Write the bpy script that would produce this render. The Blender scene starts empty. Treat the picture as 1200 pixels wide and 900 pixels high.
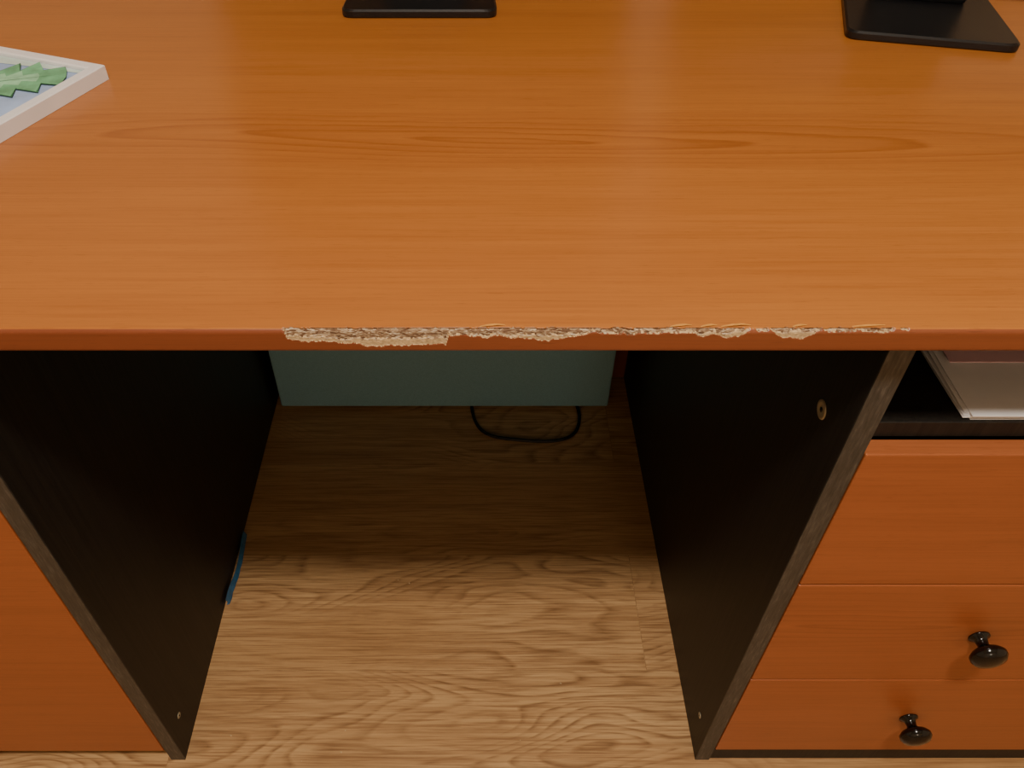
import bpy, bmesh, math, random
from mathutils import Vector, noise, Matrix
random.seed(4)
S=bpy.context.scene
COL=S.collection

# ---------------- node helpers ----------------
def newmat(name):
    m=bpy.data.materials.new(name); m.use_nodes=True
    nt=m.node_tree; b=nt.nodes['Principled BSDF']
    return m,nt,b
def N(nt,t,**k):
    n=nt.nodes.new(t)
    for a,v in k.items(): setattr(n,a,v)
    return n
def L(nt,a,b): nt.links.new(a,b)
def math_(nt,op,a,b=None,c=None):
    n=N(nt,'ShaderNodeMath',operation=op)
    for i,v in enumerate((a,b,c)):
        if v is None: continue
        if isinstance(v,(int,float)): n.inputs[i].default_value=v
        else: L(nt,v,n.inputs[i])
    return n.outputs[0]
def mapping(nt,scale,loc=(0,0,0)):
    tc=N(nt,'ShaderNodeTexCoord'); mp=N(nt,'ShaderNodeMapping')
    mp.inputs['Scale'].default_value=scale; mp.inputs['Location'].default_value=loc
    L(nt,tc.outputs['Object'],mp.inputs['Vector']); return mp.outputs[0]
def noise_(nt,vec,scale=1,detail=3,rough=.5,dist=0):
    n=N(nt,'ShaderNodeTexNoise'); n.inputs['Scale'].default_value=scale
    n.inputs['Detail'].default_value=detail; n.inputs['Roughness'].default_value=rough
    n.inputs['Distortion'].default_value=dist
    L(nt,vec,n.inputs['Vector']); return n.outputs[0]
def ramp(nt,fac,stops):
    r=N(nt,'ShaderNodeValToRGB'); el=r.color_ramp.elements
    while len(el)<len(stops): el.new(.5)
    for e,(p,c) in zip(el,stops):
        e.position=p; e.color=(c if len(c)==4 else (*c,1))
    L(nt,fac,r.inputs[0]); return r.outputs[0]
def mix(nt,fac,a,b,mode='MIX'):
    n=N(nt,'ShaderNodeMix',data_type='RGBA',blend_type=mode)
    if isinstance(fac,(int,float)): n.inputs[0].default_value=fac
    else: L(nt,fac,n.inputs[0])
    for i,v in ((6,a),(7,b)):
        if isinstance(v,tuple): n.inputs[i].default_value=(*v,1) if len(v)==3 else v
        else: L(nt,v,n.inputs[i])
    return n.outputs[2]
def bump(nt,b,h,strength,dist=.001):
    n=N(nt,'ShaderNodeBump'); n.inputs['Strength'].default_value=strength; n.inputs['Distance'].default_value=dist
    L(nt,h,n.inputs['Height']); L(nt,n.outputs[0],b.inputs['Normal'])
def srgb(r,g,b):
    f=lambda c:(c/255/12.92 if c<=10 else ((c/255+.055)/1.055)**2.4)
    return (f(r),f(g),f(b))

def cherry(name,base,dark,light,centre=(0,.27),rough=.3,cath=True):
    m,nt,b=newmat(name)
    tc=N(nt,'ShaderNodeTexCoord'); sx=N(nt,'ShaderNodeSeparateXYZ'); L(nt,tc.outputs['Object'],sx.inputs[0])
    x=sx.outputs[0]; yz=math_(nt,'ADD',sx.outputs[1],sx.outputs[2])
    big=noise_(nt,mapping(nt,(1.3,5,5),(.4,.2,.1)),1,2)
    wob=noise_(nt,mapping(nt,(5,22,22)),1,3)
    blot=noise_(nt,mapping(nt,(.9,3.2,3.2),(3,1,2)),1,2)
    fine=noise_(nt,mapping(nt,(7,480,480)),1,4,.6)
    mid=noise_(nt,mapping(nt,(1.6,50,50)),1,4,.6)
    pore=noise_(nt,mapping(nt,(55,1100,1100)),1,2,.5)
    dx=math_(nt,'MULTIPLY',math_(nt,'SUBTRACT',x,centre[0]),.07)
    dy=math_(nt,'ADD',math_(nt,'SUBTRACT',yz,centre[1]),math_(nt,'MULTIPLY',math_(nt,'SUBTRACT',big,.5),.08))
    dy=math_(nt,'ADD',dy,math_(nt,'MULTIPLY',math_(nt,'SUBTRACT',wob,.5),.016))
    r=math_(nt,'SQRT',math_(nt,'ADD',math_(nt,'MULTIPLY',dx,dx),math_(nt,'MULTIPLY',dy,dy)))
    ph=math_(nt,'FRACT',math_(nt,'ADD',math_(nt,'MULTIPLY',r,100),math_(nt,'MULTIPLY',wob,.8)))
    ring=ramp(nt,ph,[(0,(0,0,0)),(.6,(.3,)*3),(.9,(1,1,1)),(1,(0,0,0))])
    fade=ramp(nt,r,[(0,(1,1,1)),(.025,(.85,)*3),(.06,(.14,)*3),(.4,(.06,)*3)])
    c=mix(nt,ramp(nt,blot,[(.3,(0,0,0)),(.7,(1,1,1))]),base,light)
    c=mix(nt,math_(nt,'MULTIPLY',ramp(nt,mid,[(.42,(0,)*3),(.78,(1,)*3)]),.26),c,dark)
    c=mix(nt,math_(nt,'MULTIPLY',ramp(nt,fine,[(.45,(0,)*3),(.7,(1,)*3)]),.28),c,dark)
    if cath: c=mix(nt,math_(nt,'MULTIPLY',math_(nt,'MULTIPLY',ring,fade),.55),c,dark)
    c=mix(nt,math_(nt,'MULTIPLY',ramp(nt,pore,[(.64,(0,)*3),(.72,(1,)*3)]),.35),c,tuple(v*.6 for v in dark))
    L(nt,c,b.inputs['Base Color'])
    b.inputs['Roughness'].default_value=rough
    b.inputs['Specular IOR Level'].default_value=.45
    bump(nt,b,fine,.03)
    return m

M_top=cherry('cherry_laminate_top',srgb(176,108,50),srgb(132,68,30),srgb(186,118,56),(.02,.262+.75),.29)
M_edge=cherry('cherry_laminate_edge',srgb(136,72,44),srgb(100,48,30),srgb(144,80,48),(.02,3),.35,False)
M_front=cherry('cherry_laminate_front',srgb(160,90,50),srgb(122,62,34),srgb(168,97,56),(.4,.36),.34)

def black_mat():
    m,nt,b=newmat('black_ash_laminate')
    n=noise_(nt,mapping(nt,(300,300,6)),1,4,.6)
    c=ramp(nt,n,[(.35,srgb(27,24,21)),(.7,srgb(41,36,31))])
    L(nt,c,b.inputs['Base Color']); b.inputs['Roughness'].default_value=.5
    b.inputs['Specular IOR Level'].default_value=.3
    bump(nt,b,n,.15); return m
M_black=black_mat()
def edge_strip():
    m,nt,b=newmat('worn_dark_edge_band')
    n=noise_(nt,mapping(nt,(500,500,60)),1,5,.7); n2=noise_(nt,mapping(nt,(60,60,9)),1,3)
    c=ramp(nt,n,[(.3,srgb(48,44,38)),(.55,srgb(74,69,62)),(.75,srgb(108,101,92))])
    c=mix(nt,ramp(nt,n2,[(.4,(0,)*3),(.75,(.6,)*3)]),c,srgb(50,46,40))
    L(nt,c,b.inputs['Base Color']); b.inputs['Roughness'].default_value=.5; return m
M_strip=edge_strip()
def plain(name,col,rough=.5,metal=0,nscale=None,var=.12,bmp=0):
    m,nt,b=newmat(name)
    n=noise_(nt,mapping(nt,(1,1,1)),nscale or 40,4)
    lo=tuple(v*(1-var) for v in col); hi=tuple(min(1,v*(1+var)) for v in col)
    L(nt,ramp(nt,n,[(.3,lo),(.7,hi)]),b.inputs['Base Color'])
    b.inputs['Roughness'].default_value=rough; b.inputs['Metallic'].default_value=metal
    if bmp: bump(nt,b,n,bmp)
    return m
M_plastic=plain('black_plastic',srgb(18,18,20),.33,bmp=.05,nscale=400)
M_knob=plain('black_glossy_knob',srgb(10,9,9),.12)
M_screen=plain('screen_glass',srgb(8,8,10),.1)
M_teal=plain('teal_fabric',srgb(128,172,186),.85,nscale=700,var=.12,bmp=.3)
M_tealdark=plain('teal_trim',srgb(90,130,140),.8,nscale=300)
M_white=plain('white_painted_wood',srgb(240,238,240),.4,var=.03)
M_paper=plain('paper_white',srgb(244,241,242),.8,var=.03)
M_pink=plain('paper_pink',srgb(246,200,208),.8,var=.08,nscale=8)
M_wall=plain('warm_white_wall',srgb(228,214,190),.9,var=.02,nscale=60,bmp=.1)
M_wallb=plain('beige_wall',srgb(206,182,152),.9,var=.02,nscale=60,bmp=.1)
M_ceil=plain('ceiling_white',srgb(238,235,228),.9,var=.02)
M_base=plain('baseboard_oak',srgb(176,136,96),.5,var=.12,nscale=20)
M_cable=plain('black_rubber',srgb(14,13,13),.5)
M_blue=plain('blue_tape',srgb(46,98,136),.5,nscale=90,var=.3)
M_metal=plain('screw_metal',srgb(190,178,150),.4,.5)
M_cream=plain('torn_cream_paper',srgb(198,170,128),.85,var=.25,nscale=500,bmp=.3)
M_sliver=plain('laminate_sliver',srgb(206,146,66),.5,var=.12,nscale=300)
def chipmat():
    m,nt,b=newmat('raw_particle_board')
    v=N(nt,'ShaderNodeTexVoronoi'); v.inputs['Scale'].default_value=1
    L(nt,mapping(nt,(340,900,1100)),v.inputs['Vector'])
    sp=N(nt,'ShaderNodeSeparateColor'); L(nt,v.outputs['Color'],sp.inputs[0])
    c=ramp(nt,sp.outputs[0],[(0,srgb(96,68,50)),(.35,srgb(140,112,88)),(.7,srgb(170,146,118)),(1,srgb(204,186,160))])
    L(nt,c,b.inputs['Base Color']); b.inputs['Roughness'].default_value=.95
    b.inputs['Specular IOR Level'].default_value=.1
    bump(nt,b,sp.outputs[0],.6); return m
M_chip=chipmat()

def floor_mat():
    m,nt,b=newmat('oak_laminate_floor')
    br=N(nt,'ShaderNodeTexBrick'); br.offset=.5; br.offset_frequency=2; br.squash=1
    L(nt,mapping(nt,(1,1,1),(1.285-.235,.05,0)),br.inputs['Vector'])
    br.inputs['Scale'].default_value=1; br.inputs['Brick Width'].default_value=1.285
    br.inputs['Row Height'].default_value=.192; br.inputs['Mortar Size'].default_value=.0005
    br.inputs['Mortar Smooth'].default_value=.3; br.inputs['Bias'].default_value=0
    br.inputs['Color1'].default_value=(0,0,0,1); br.inputs['Color2'].default_value=(1,1,1,1); br.inputs['Mortar'].default_value=(.5,.5,.5,1)
    rnd=br.outputs['Color']
    va=N(nt,'ShaderNodeVectorMath',operation='MULTIPLY_ADD')
    L(nt,rnd,va.inputs[0]); va.inputs[1].default_value=(7,3,5)
    tc=N(nt,'ShaderNodeTexCoord'); L(nt,tc.outputs['Object'],va.inputs[2])
    def mp(s,l=(0,0,0)):
        q=N(nt,'ShaderNodeMapping'); q.inputs['Scale'].default_value=s; q.inputs['Location'].default_value=l
        L(nt,va.outputs[0],q.inputs['Vector']); return q.outputs[0]
    big=noise_(nt,mp((2.6,8,1)),1,1.5,.4,.3)
    wob=noise_(nt,mp((9,40,1)),1,2)
    ph=math_(nt,'FRACT',math_(nt,'ADD',math_(nt,'MULTIPLY',big,22),math_(nt,'MULTIPLY',wob,.6)))
    ring=ramp(nt,ph,[(0,(0,)*3),(.5,(.2,)*3),(.82,(1,)*3),(1,(0,)*3)])
    brk=noise_(nt,mp((12,260,1),(2,7,0)),1,3,.6)
    ring=math_(nt,'MULTIPLY',ring,ramp(nt,brk,[(.38,(.2,)*3),(.6,(1,)*3)]))
    fine=noise_(nt,mp((11,440,1)),1,5,.65)
    mid=noise_(nt,mp((3,75,1)),1,5,.7)
    blot=noise_(nt,mp((1.8,6,1),(4.3,4.2,0)),1,2)
    c=mix(nt,ramp(nt,blot,[(.3,(0,)*3),(.7,(1,)*3)]),srgb(184,142,94),srgb(212,172,122))
    c=mix(nt,math_(nt,'MULTIPLY',ramp(nt,mid,[(.42,(0,)*3),(.66,(1,)*3)]),.65),c,srgb(150,108,68))
    c=mix(nt,math_(nt,'MULTIPLY',math_(nt,'MULTIPLY',ring,ramp(nt,blot,[(.42,(.12,)*3),(.56,(1,)*3)])),.85),c,srgb(120,82,48))
    c=mix(nt,math_(nt,'MULTIPLY',ramp(nt,fine,[(.47,(0,)*3),(.64,(1,)*3)]),.7),c,srgb(134,94,58))
    kn=N(nt,'ShaderNodeTexVoronoi'); kn.inputs['Scale'].default_value=1; L(nt,mp((3.0,6.4,1),(.75,.5,0)),kn.inputs['Vector'])
    c=mix(nt,ramp(nt,kn.outputs['Distance'],[(0,(.8,)*3),(.012,(.5,)*3),(.028,(0,)*3)]),c,srgb(100,64,38))
    c=mix(nt,math_(nt,'MULTIPLY',br.outputs['Fac'],.35),c,srgb(104,74,46))
    L(nt,c,b.inputs['Base Color']); b.inputs['Roughness'].default_value=.42
    bump(nt,b,fine,.08); return m
M_floor=floor_mat()

# ---------------- mesh helpers ----------------
def obj_from_bm(bm,name,mats,parent=None,smooth=False):
    me=bpy.data.meshes.new(name); bm.normal_update(); bm.to_mesh(me); bm.free()
    for m in (mats if isinstance(mats,(list,tuple)) else [mats]): me.materials.append(m)
    if smooth:
        for p in me.polygons: p.use_smooth=True
    o=bpy.data.objects.new(name,me); COL.objects.link(o)
    if parent:
        o.parent=parent; o.matrix_parent_inverse=Matrix.Translation(-Vector(parent.location))
    return o
def add_box(bm,x0,x1,y0,y1,z0,z1,bev=0,mi=0,seg=2):
    v=[bm.verts.new((x,y,z)) for x in (x0,x1) for y in (y0,y1) for z in (z0,z1)]
    idx=[(0,1,3,2),(4,6,7,5),(0,4,5,1),(2,3,7,6),(0,2,6,4),(1,5,7,3)]
    fs=[bm.faces.new([v[i] for i in f]) for f in idx]
    for f in fs: f.material_index=mi
    if bev:
        es=list({e for f in fs for e in f.edges})
        r=bmesh.ops.bevel(bm,geom=es,offset=bev,segments=seg,profile=.5,affect='EDGES')
        for f in r['faces']: f.material_index=mi
    return fs
def box(name,x0,x1,y0,y1,z0,z1,mat,bev=0,parent=None):
    bm=bmesh.new(); add_box(bm,x0,x1,y0,y1,z0,z1,bev); return obj_from_bm(bm,name,mat,parent)
def empty(name,loc):
    e=bpy.data.objects.new(name,None); e.location=loc; e.empty_display_size=.1; COL.objects.link(e); return e
def lathe(bm,prof,org,axis,seg=32,mi=0):
    axis=Vector(axis).normalized(); q=axis.to_track_quat('Z','Y'); rings=[]
    for r,h in prof:
        if r<1e-6: rings.append([bm.verts.new(Vector(org)+q@Vector((0,0,h)))])
        else: rings.append([bm.verts.new(Vector(org)+q@Vector((r*math.cos(2*math.pi*i/seg),r*math.sin(2*math.pi*i/seg),h))) for i in range(seg)])
    for a,b in zip(rings,rings[1:]):
        for i in range(seg):
            j=(i+1)%seg
            if len(a)==1 and len(b)==1: continue
            if len(a)==1: f=bm.faces.new((a[0],b[i],b[j]))
            elif len(b)==1: f=bm.faces.new((a[i],b[0],a[j]))
            else: f=bm.faces.new((a[i],b[i],b[j],a[j]))
            f.material_index=mi; f.smooth=True
def bez(name,pts,r,mat,parent=None):
    cu=bpy.data.curves.new(name,'CURVE'); cu.dimensions='3D'; cu.bevel_depth=r; cu.bevel_resolution=4; cu.resolution_u=16
    sp=cu.splines.new('NURBS'); sp.points.add(len(pts)-1)
    for p,c in zip(sp.points,pts): p.co=(*c,1)
    sp.order_u=4; sp.use_endpoint_u=True; cu.materials.append(mat)
    o=bpy.data.objects.new(name,cu); COL.objects.link(o)
    return o

# ---------------- room ----------------
X0,X1,Y0,Y1,ZC=-1.9,1.8,-2.4,.84,2.55
box('floor',X0-.1,X1+.1,Y0-.1,Y1+.1,-.05,0,M_floor)
box('ceiling',X0-.1,X1+.1,Y0-.1,Y1+.1,ZC,ZC+.05,M_ceil)
box('wall_back',X0-.1,X1+.1,Y1,Y1+.1,0,ZC,M_wallb)
box('wall_front',X0-.1,X1+.1,Y0-.1,Y0,0,ZC,M_wall)
box('wall_left',X0-.1,X0,Y0,Y1,0,ZC,M_wall)
box('wall_right',X1,X1+.1,Y0,Y1,0,ZC,M_wall)
box('baseboard_back',X0,X1,Y1-.014,Y1,0,.06,M_base,.003)
box('baseboard_left',X0,X0+.014,Y0,Y1-.014,0,.06,M_base,.003)
box('baseboard_right',X1-.014,X1,Y0,Y1-.014,0,.06,M_base,.003)
box('baseboard_front',X0+.014,X1-.014,Y0,Y0+.014,0,.06,M_base,.003)

# ---------------- desk ----------------
desk=empty('desk',(0,.39,0))
DX0,DX1,DY1,ZT,TH=-.88,.765,.79,.75,.0195
ZB=ZT-TH
def P2X(px): return (px-563)*.51/939
dmg=[(330,0),(334,.4),(350,.5),(380,.5),(412,.6),(430,.70),(470,.68),(522,.62),(526,.24),(560,.28),(600,.3),(640,.48),(652,.40),(675,.3),(690,.16),(740,.18),(800,.15),(850,.28),(866,.32),(880,.06),(905,.06),(915,.3),(945,.38),(958,.10),(1000,.09),(1030,.12),(1058,.06),(1066,0)]
dmg=[(P2X(a),b) for a,b in dmg]
fr=[(330,.05),(345,.2),(400,.12),(430,.3),(522,.24),(530,.03),(600,.05),(640,.2),(690,.0),(800,.02),(850,.12),(866,.2),(905,.03),(940,.34),(960,.0),(1066,.02)]
fr=[(P2X(a),b) for a,b in fr]
def interp(t,x):
    if x<=t[0][0] or x>=t[-1][0]: return 0
    for (a,b),(c,d) in zip(t,t[1:]):
        if a<=x<=c: return b+(d-b)*(x-a)/(c-a)
    return 0
def low(x):
    v=interp(dmg,x)
    if v<=0: return 0
    return max(0,v+.15*noise.noise(Vector((x*130,1,0)))+.06*noise.noise(Vector((x*420,5,0))))
def front(x): return .0018+.0009*noise.noise(Vector((x*120,9,0)))+.0004*noise.noise(Vector((x*500,2,0)))
R=.0035
prof=[(.012,ZT),(.008,ZT),(.0055,ZT)]
for i in range(0,11):
    a=math.pi/2*i/10; prof.append((R-R*math.sin(a),ZT-R+R*math.cos(a)))
nf=30
for i in range(1,nf): prof.append((0,ZT-R-(TH-2*R)*i/nf))
for i in range(0,6):
    a=math.pi/2*i/5; prof.append((R-R*math.cos(a),ZB+R-R*math.sin(a)))
prof.append((.012,ZB))
xs=[DX0,-.6,-.4,-.3,-.2,-.14]
x=-.135
while x<.285: xs.append(x); x+=.0006
xs+=[.29,.35,.5,.65,DX1]
bm=bmesh.new(); grid=[]
for x in xs:
    row=[]; lo=low(x); fx=front(x)
    for (y,z) in prof:
        t=(ZT-z)/TH
        dy=dz=0
        if lo>0 and t<lo and y<fx+.0003:
            k=1.0 if t<lo-interp(fr,x) else .3
            n=noise.noise(Vector((x*500,z*900,3)))*.5+.5
            dy=(.0008+.0012*n)*k
            if t<.12: dz=-(.0002+.0004*n)
        row.append(bm.verts.new((x,y+dy,z+dz)))
    grid.append(row)
for i in range(len(xs)-1):
    xm=(xs[i]+xs[i+1])/2; lo=low(xm); f_=interp(fr,xm); fx=front(xm)
    for j in range(len(prof)-1):
        f=bm.faces.new((grid[i][j],grid[i][j+1],grid[i+1][j+1],grid[i+1][j]))
        y=(prof[j][0]+prof[j+1][0])/2; z=(prof[j][1]+prof[j+1][1])/2; t=(ZT-z)/TH
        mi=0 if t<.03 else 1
        if lo>0 and t<lo and y<fx:
            mi=2 if t<lo-f_+.12*noise.noise(Vector((xm*400,z*400,8))) else 3
        f.material_index=mi; f.smooth=(mi<2)
def q(*v): 
    f=bm.faces.new(v); return f
tl=bm.verts.new((DX0,DY1,ZT)); tr=bm.verts.new((DX1,DY1,ZT)); bl=bm.verts.new((DX0,DY1,ZB)); brr=bm.verts.new((DX1,DY1,ZB))
q(*([r[0] for r in grid]+[tr,tl])).material_index=0
q(*([r[-1] for r in reversed(grid)]+[bl,brr])).material_index=4
q(tl,tr,brr,bl).material_index=1
q(*([v for v in grid[0]]+[bl,tl])).material_index=1
q(*([v for v in reversed(grid[-1])]+[tr,brr])).material_index=1
bmesh.ops.recalc_face_normals(bm,faces=bm.faces[:])
obj_from_bm(bm,'desktop_board',[M_top,M_edge,M_chip,M_cream,M_black],desk)
bm=bmesh.new()
for px0,px1,h in ((562,592,.0012),(786,812,.001),(822,842,.0008),(846,882,.0014),(930,948,.0008),(1000,1040,.0006)):
    n=8; pr=None
    for i in range(n+1):
        u=i/n; x=P2X(px0+(px1-px0)*u); z=ZT+.0002+h*math.sin(math.pi*u)*(.7+.3*random.random())
        w=.0006*math.sin(math.pi*min(1,u+.05))+.0002; y=.0030+.0016*u
        c=[bm.verts.new((x,y-w,z)),bm.verts.new((x,y+w,z+.0002))]
        if pr: bm.faces.new((pr[0],c[0],c[1],pr[1]))
        pr=c
obj_from_bm(bm,'lifted_slivers',M_sliver,desk)

PY0,PY1=.02,.757
def panel(name,x0,x1):
    bm=bmesh.new()
    add_box(bm,x0,x1,PY0+.001,PY1,0.0,ZB,0,0)
    add_box(bm,x0,x1,PY0-.0005,PY0+.001,0.0,ZB,0,1)
    return obj_from_bm(bm,name,[M_black,M_strip],desk)
PT=.018
panel('side_panel_inner_right',.28,.28+PT)
panel('side_panel_outer_right',.722,.722+PT)
panel('side_panel_inner_left',-.385-PT,-.385)
panel('side_panel_outer_left',-.865,-.865+PT)
box('back_board_centre',-.385,.28,.744,.757,0,.45,M_edge,0,desk)
box('back_board_right',.298,.722,.744,.757,0.0,ZB,M_black,0,desk)
box('back_board_left',-.847,-.403,.744,.757,0.0,ZB,M_black,0,desk)
box('shelf_board',.298,.722,.038,.744,.607,.6235,M_black,.0006,desk)
box('bottom_board_right',.298,.722,.06,.744,.03,.046,M_black,0,desk)
box('plinth_right',.298,.722,.022,.038,0.0,.03,M_black,0,desk)
for i,(z0,z1) in enumerate(((.4215,.607),(.2285,.4195),(.034,.2265))):
    box('drawer_front_%d'%(i+1),.2995,.7205,PY0-.001,PY0+.0155,z0,z1,M_front,.0012,desk)
    zc=(z0+z1)/2
    bm=bmesh.new()
    lathe(bm,[(0,0),(.0105,0),(.0105,.0015),(.0065,.004),(.0055,.010),(.007,.0135),(.0145,.0165),(.0178,.020),(.0178,.0235),(.0150,.0275),(.008,.0302),(0,.031)],(.51,PY0-.001,zc),(0,-1,0),36)
    obj_from_bm(bm,'drawer_knob_%d'%(i+1),M_knob,desk)
box('cabinet_door_left',-.8455,-.4045,PY0-.001,PY0+.0155,.03,.70,M_front,.0012,desk)
box('bottom_board_left',-.847,-.403,.06,.744,.03,.046,M_black,0,desk)
box('plinth_left',-.847,-.403,.034,.05,0.0,.03,M_black,0,desk)
def cap(name,x,y,z,ax,r,mats):
    bm=bmesh.new()
    lathe(bm,[(0,.0),(r,0),(r,.0007),(r*.72,.0012),(r*.6,.0004),(0,.0004)],(x,y,z),ax,28)
    lathe(bm,[(r*.18,.0004),(r*.3,.001),(r*.1,.0014),(0,.0014)],(x,y,z),ax,16,1)
    return obj_from_bm(bm,name,mats,desk)
cap('cam_fitting_right',.28,.067,.608,(-1,0,0),.0085,[M_metal,M_knob])
cap('dowel_cap_right',.28,.05,.065,(-1,0,0),.004,[M_metal,M_knob])
cap('dowel_cap_left',-.385,.05,.065,(1,0,0),.004,[M_metal,M_knob])

# ---------------- storage box ----------------
bm=bmesh.new()
add_box(bm,-.372,.238,.655,.735,.008,.30,.004)
add_box(bm,-.376,.242,.651,.739,.30,.33,.004,1)
for x in (-.35,.21):
    add_box(bm,x-.01,x+.01,.67,.72,0,.008,0,1)
obj_from_bm(bm,'storage_box',[M_teal,M_tealdark])
bez('power_cable',[(.02,.742,.0035),(-.02,.72,.0035),(-.018,.67,.0035),(-.012,.62,.0035),(.01,.585,.0035),(.06,.577,.0035),(.12,.570,.0035),(.168,.580,.0035),(.186,.622,.0035),(.184,.67,.0035),(.16,.72,.0035)],.0031,M_cable)
bm=bmesh.new(); pr=None
for i in range(15):
    u=i/14; y=.245+.125*u; w=.005+.004*math.sin(u*math.pi)+.002*noise.noise(Vector((u*9,0,0)))
    x=-.382; c=[bm.verts.new((x,y,.0012)),bm.verts.new((x+w*.8,y+.002,.0015+.001*math.sin(u*9))),bm.verts.new((x+.0012,y,.010+.006*math.sin(u*7+1)))]
    if pr:
        bm.faces.new((pr[0],c[0],c[1],pr[1])); bm.faces.new((pr[1],c[1],c[2],pr[2]))
    pr=c
obj_from_bm(bm,'blue_tape_strip',M_blue)

# ---------------- papers on shelf ----------------
bm=bmesh.new(); z=.6238
def sheet(x0,x1,y0,y1,z,t,mi,curl=0,skew=0,bow=0):
    n=12; lo=[];hi=[]
    for i in range(n+1):
        u=i/n; y=y0+(y1-y0)*u; zz=z+curl*(u**2); sx=skew*u-bow*math.sin(math.pi*u)
        lo.append([bm.verts.new((x+sx,y+(x-x0)*skew*-.6,zz)) for x in (x0,x1)]); hi.append([bm.verts.new((x+sx,y+(x-x0)*skew*-.6,zz+t)) for x in (x0,x1)])
    for i in range(n):
        for f in ((hi[i][0],hi[i][1],hi[i+1][1],hi[i+1][0]),(lo[i][0],lo[i+1][0],lo[i+1][1],lo[i][1]),(lo[i][0],hi[i][0],hi[i+1][0],lo[i+1][0]),(lo[i][1],lo[i+1][1],hi[i+1][1],hi[i][1])):
            bm.faces.new(f).material_index=mi
    bm.faces.new((lo[0][0],lo[0][1],hi[0][1],hi[0][0])).material_index=mi
    bm.faces.new((lo[n][0],hi[n][0],hi[n][1],lo[n][1])).material_index=mi
for i in range(10):
    dx=random.uniform(-.003,.004); dy=random.uniform(-.001,.003); sk=random.uniform(-.006,.008)
    sheet(.379+dx,.589+dx,.041+dy,.338+dy,z,.0003,0,.004+i*.0016,sk,.002); z+=.0005
sheet(.382,.592,.039,.336,z,.0007,0,.022,.004,.003); z+=.0010
sheet(.388,.60,.098,.36,z+.0022,.0006,1,.020,.002,.002); z+=.0016
obj_from_bm(bm,'paper_stack',[M_paper,M_pink])

# ---------------- picture frame ----------------
def picture():
    C=Vector((-.3615,.3766,0)); th=math.radians(159)
    e1=Vector((math.cos(th),math.sin(th),0)); e2=Vector((-math.sin(th),math.cos(th),0))
    W,H=.30,.235; z0=ZT+.0003; z1=ZT+.0145; bw=.012
    P=lambda a,b,z:(C+e1*a+e2*b)+Vector((0,0,z))
    bm=bmesh.new()
    def ring(ins,z): return [bm.verts.new(P(a,b,z)) for a,b in ((ins,ins),(W-ins,ins),(W-ins,H-ins),(ins,H-ins))]
    rs=[ring(0,z0),ring(0,z1-.001),ring(.001,z1),ring(bw-.002,z1),ring(bw,z1-.001),ring(bw,z1-.004)]
    for a,b in zip(rs,rs[1:]):
        for i in range(4): bm.faces.new((a[i],a[(i+1)%4],b[(i+1)%4],b[i]))
    bm.faces.new(rs[0][::-1])
    f=bm.faces.new(rs[-1]); f.material_index=1
    zp=z1-.0037
    lay=[0]
    m=.0125
    def clipc(a,b): return (min(max(a,m),W-m),min(max(b,m),H-m))
    def strip_leaf(cx,cy,ang,ln,wd,mi,grow=0,n=7):
        z=zp+.00012*(lay[0]+1); lay[0]+=1
        ca,sa=math.cos(ang),math.sin(ang)
        def T(a,b): 
            a2,b2=clipc(cx+a*ca-b*sa,cy+a*sa+b*ca); return bm.verts.new(P(a2,b2,z))
        for sgn in (1,-1):
            for i in range(n):
                u0,u1=i/n,(i+1)/n
                e=lambda u:wd*math.sin(math.pi*min(1,u*.85+.05))**.7
                k=1.2+.25*math.sin(i*2.3+sgn)
                a0=(u0-.5)*ln; a1=(u1-.5)*ln
                v=[T(a0,0),T(a1,0),T(a1,sgn*(e(u1)*.62+grow)),T(a0+ln/n*.12-grow,sgn*(e((u0+u1)/2)*k+grow*1.5)),T(a0,sgn*(e(u0)*.62+grow))]
                f=bm.faces.new(v if sgn>0 else v[::-1]); f.material_index=mi
    def poly(pts,mi):
        z=zp+.00012*(lay[0]+1); lay[0]+=1
        f=bm.faces.new([bm.verts.new(P(*clipc(a,b),z)) for a,b in pts]); f.material_index=mi
    poly([(.0125,.0125),(.29,.0125),(.29,.045),(.20,.040),(.13,.030),(.07,.022),(.0125,.018)],3)
    for (cx,cy,an,ln,wd) in ((.20,.15,100,.17,.034),(.12,.175,120,.12,.030),(.083,.072,38,.15,.038),(.17,.06,15,.12,.02)):
        an=math.radians(an)
        strip_leaf(cx,cy,an,ln,wd,4,.0013)
        strip_leaf(cx,cy,an,ln,wd,2)
        strip_leaf(cx+.002,cy,an,ln*.7,wd*.45,5)
        ca,sa=math.cos(an),math.sin(an)
        poly([(cx-ca*ln*.5,cy-sa*ln*.5),(cx+ca*ln*.45+sa*.0012,cy+sa*ln*.45-ca*.0012),(cx+ca*ln*.45-sa*.0012,cy+sa*ln*.45+ca*.0012)],4)
    for f in bm.faces:
        f.normal_update()
        if f.material_index>0 and f.normal.z<0: f.normal_flip()
    bmesh.ops.recalc_face_normals(bm,faces=[f for f in bm.faces if f.material_index==0])
    mb=plain('picture_blue',srgb(164,190,232),.5,nscale=25,var=.18)
    mg=plain('picture_green',srgb(112,182,138),.5,nscale=60,var=.3)
    mw=plain('picture_pale',srgb(206,228,222),.5)
    md=plain('picture_outline',srgb(50,112,84),.5)
    ml=plain('picture_light_green',srgb(150,208,170),.5,nscale=60,var=.25)
    obj_from_bm(bm,'picture_frame',[M_white,mb,mg,mw,md,ml])
picture()

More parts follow.
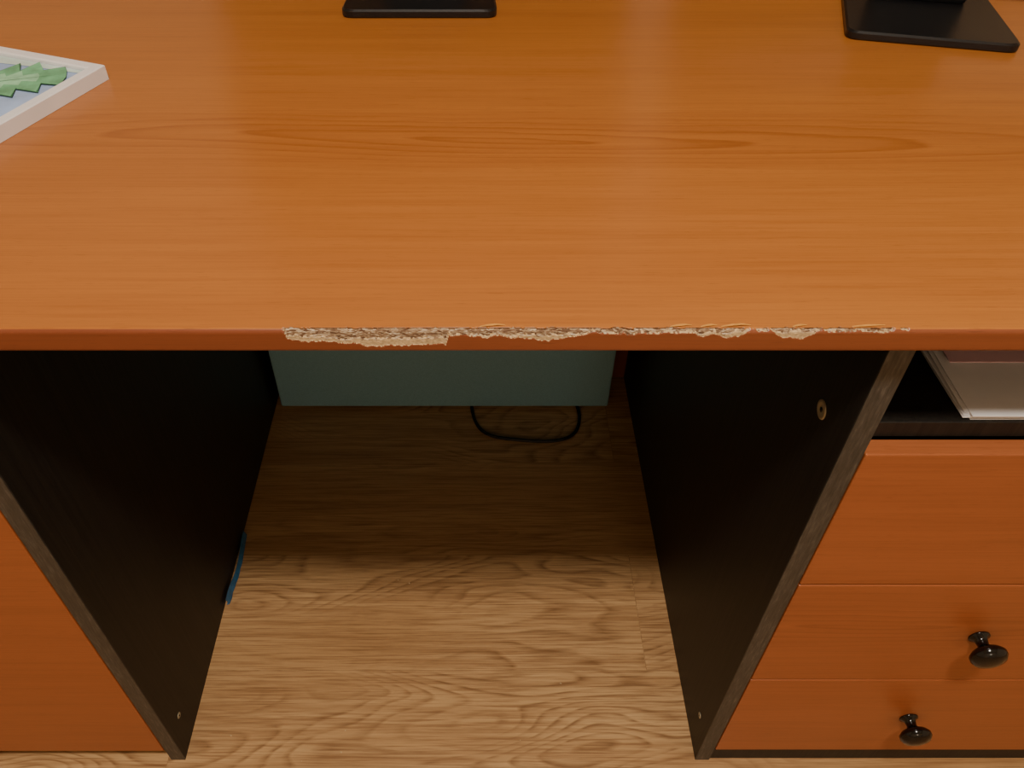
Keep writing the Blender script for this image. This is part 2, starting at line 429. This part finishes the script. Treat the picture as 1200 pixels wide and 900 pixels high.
# ---------------- monitors ----------------
def monitor(loc,rot,w,name='computer_monitor'):
    e=empty(name,loc); e.rotation_euler=(0,0,rot)
    def put(bm,n,m):
        o=obj_from_bm(bm,n,m); o.parent=e; return o
    bm=bmesh.new()
    D=.17; c=[(-w/2,0),(w/2,0),(w/2-.008,D),(-w/2+.008,D)]; r=.014
    pts=[]
    for i in range(4):
        p=Vector(c[i]); a=(Vector(c[i-1])-p).normalized(); b=(Vector(c[(i+1)%4])-p).normalized()
        for k in range(7):
            u=k/6; pts.append(p+a*r*(1-u)**2+b*r*u**2)
    cen=Vector((0,D/2))
    rows=[]
    for z,s in ((0.0,.985),(.0015,1),(.007,1),(.009,.975)):
        rows.append([bm.verts.new((p.x*s,cen.y+(p.y-cen.y)*s,z)) for p in pts])
    for a,b in zip(rows,rows[1:]):
        for i in range(len(pts)): bm.faces.new((a[i],a[(i+1)%len(pts)],b[(i+1)%len(pts)],b[i]))
    bm.faces.new(rows[-1]); bm.faces.new(rows[0][::-1])
    put(bm,'base_plate',M_plastic)
    bm=bmesh.new(); add_box(bm,-.05,.05,.11,.14,.0085,.20,.005); put(bm,'neck',M_plastic)
    bm=bmesh.new(); add_box(bm,-.26,.26,.085,.115,.10,.42,.006)
    put(bm,'screen_housing',M_plastic)
    bm=bmesh.new(); add_box(bm,-.25,.25,.0835,.0855,.115,.41,0); put(bm,'screen',M_screen)
monitor((-.0685,.5370,ZT+.0003),0,.175)
monitor((.471,.457,ZT+.0003),math.radians(-13.5),.172,'computer_monitor.001')

# ---------------- crumbs ----------------
bm=bmesh.new()
for i in range(9):
    x=random.uniform(-.36,.25); y=random.uniform(.0,.3); s=random.uniform(.0005,.0011)
    m=Matrix.Translation((x,y,s*.6))@Matrix.Rotation(random.random()*6,4,'Z')@Matrix.Diagonal((s*1.6,s,s*.6,1))
    bmesh.ops.create_icosphere(bm,subdivisions=1,radius=1,matrix=m)
obj_from_bm(bm,'wood_crumbs',M_cream)

# ---------------- lamps ----------------
LY=-.71
lamp=empty('ceiling_lamp',(.02,LY,ZC))
bm=bmesh.new(); lathe(bm,[(0,0),(.17,0),(.17,.03),(.16,.034),(.0,.034)],(.02,LY,ZC),(0,0,-1),48)
obj_from_bm(bm,'lamp_body',M_white,lamp)
la=bpy.data.lights.new('lamp_light','AREA'); la.shape='DISK'; la.size=.24; la.energy=43; la.color=(1,.90,.77)
lo=bpy.data.objects.new('lamp_light',la); lo.location=(.02,LY,ZC-.045); COL.objects.link(lo)
lo.parent=lamp; lo.matrix_parent_inverse=Matrix.Translation(-Vector(lamp.location))
fl=empty('added_fill_lamp',(.55,-2.05,0))  # added fill light in lamp form, out of view, lifts the shadow under the desk
bm=bmesh.new(); lathe(bm,[(0,0),(.13,0),(.13,.02),(.012,.03),(.010,.9),(.010,1.12),(0,1.12)],(.55,-2.05,0),(0,0,1),32)
obj_from_bm(bm,'fill_lamp_stand',M_plastic,fl)
bm=bmesh.new(); lathe(bm,[(.14,1.06),(.11,1.34)],(.55,-2.05,0),(0,0,1),32)
ms,nt,b=newmat('fill_glow'); b.inputs['Base Color'].default_value=(.9,.85,.75,1); b.inputs['Roughness'].default_value=.8
n=noise_(nt,mapping(nt,(1,1,1)),300,3); bump(nt,b,n,.1)
b.inputs['Emission Color'].default_value=(1,.88,.72,1); b.inputs['Emission Strength'].default_value=6.5  # glow of the added fill, only there to brighten the knee space
obj_from_bm(bm,'fill_lamp_shade',ms,fl)
w=bpy.data.worlds.new('world'); S.world=w; w.use_nodes=True
w.node_tree.nodes['Background'].inputs[0].default_value=(1,.8,.55,1); w.node_tree.nodes['Background'].inputs[1].default_value=.05

# ---------------- camera ----------------
cd=bpy.data.cameras.new('camera'); cd.sensor_width=36; cd.lens=939/1200*36; cd.shift_x=.0308; cd.clip_start=.02
cam=bpy.data.objects.new('camera',cd); cam.location=(0,-.39,1.08); cam.rotation_euler=(math.radians(90-44.1),0,0)
COL.objects.link(cam); S.camera=cam
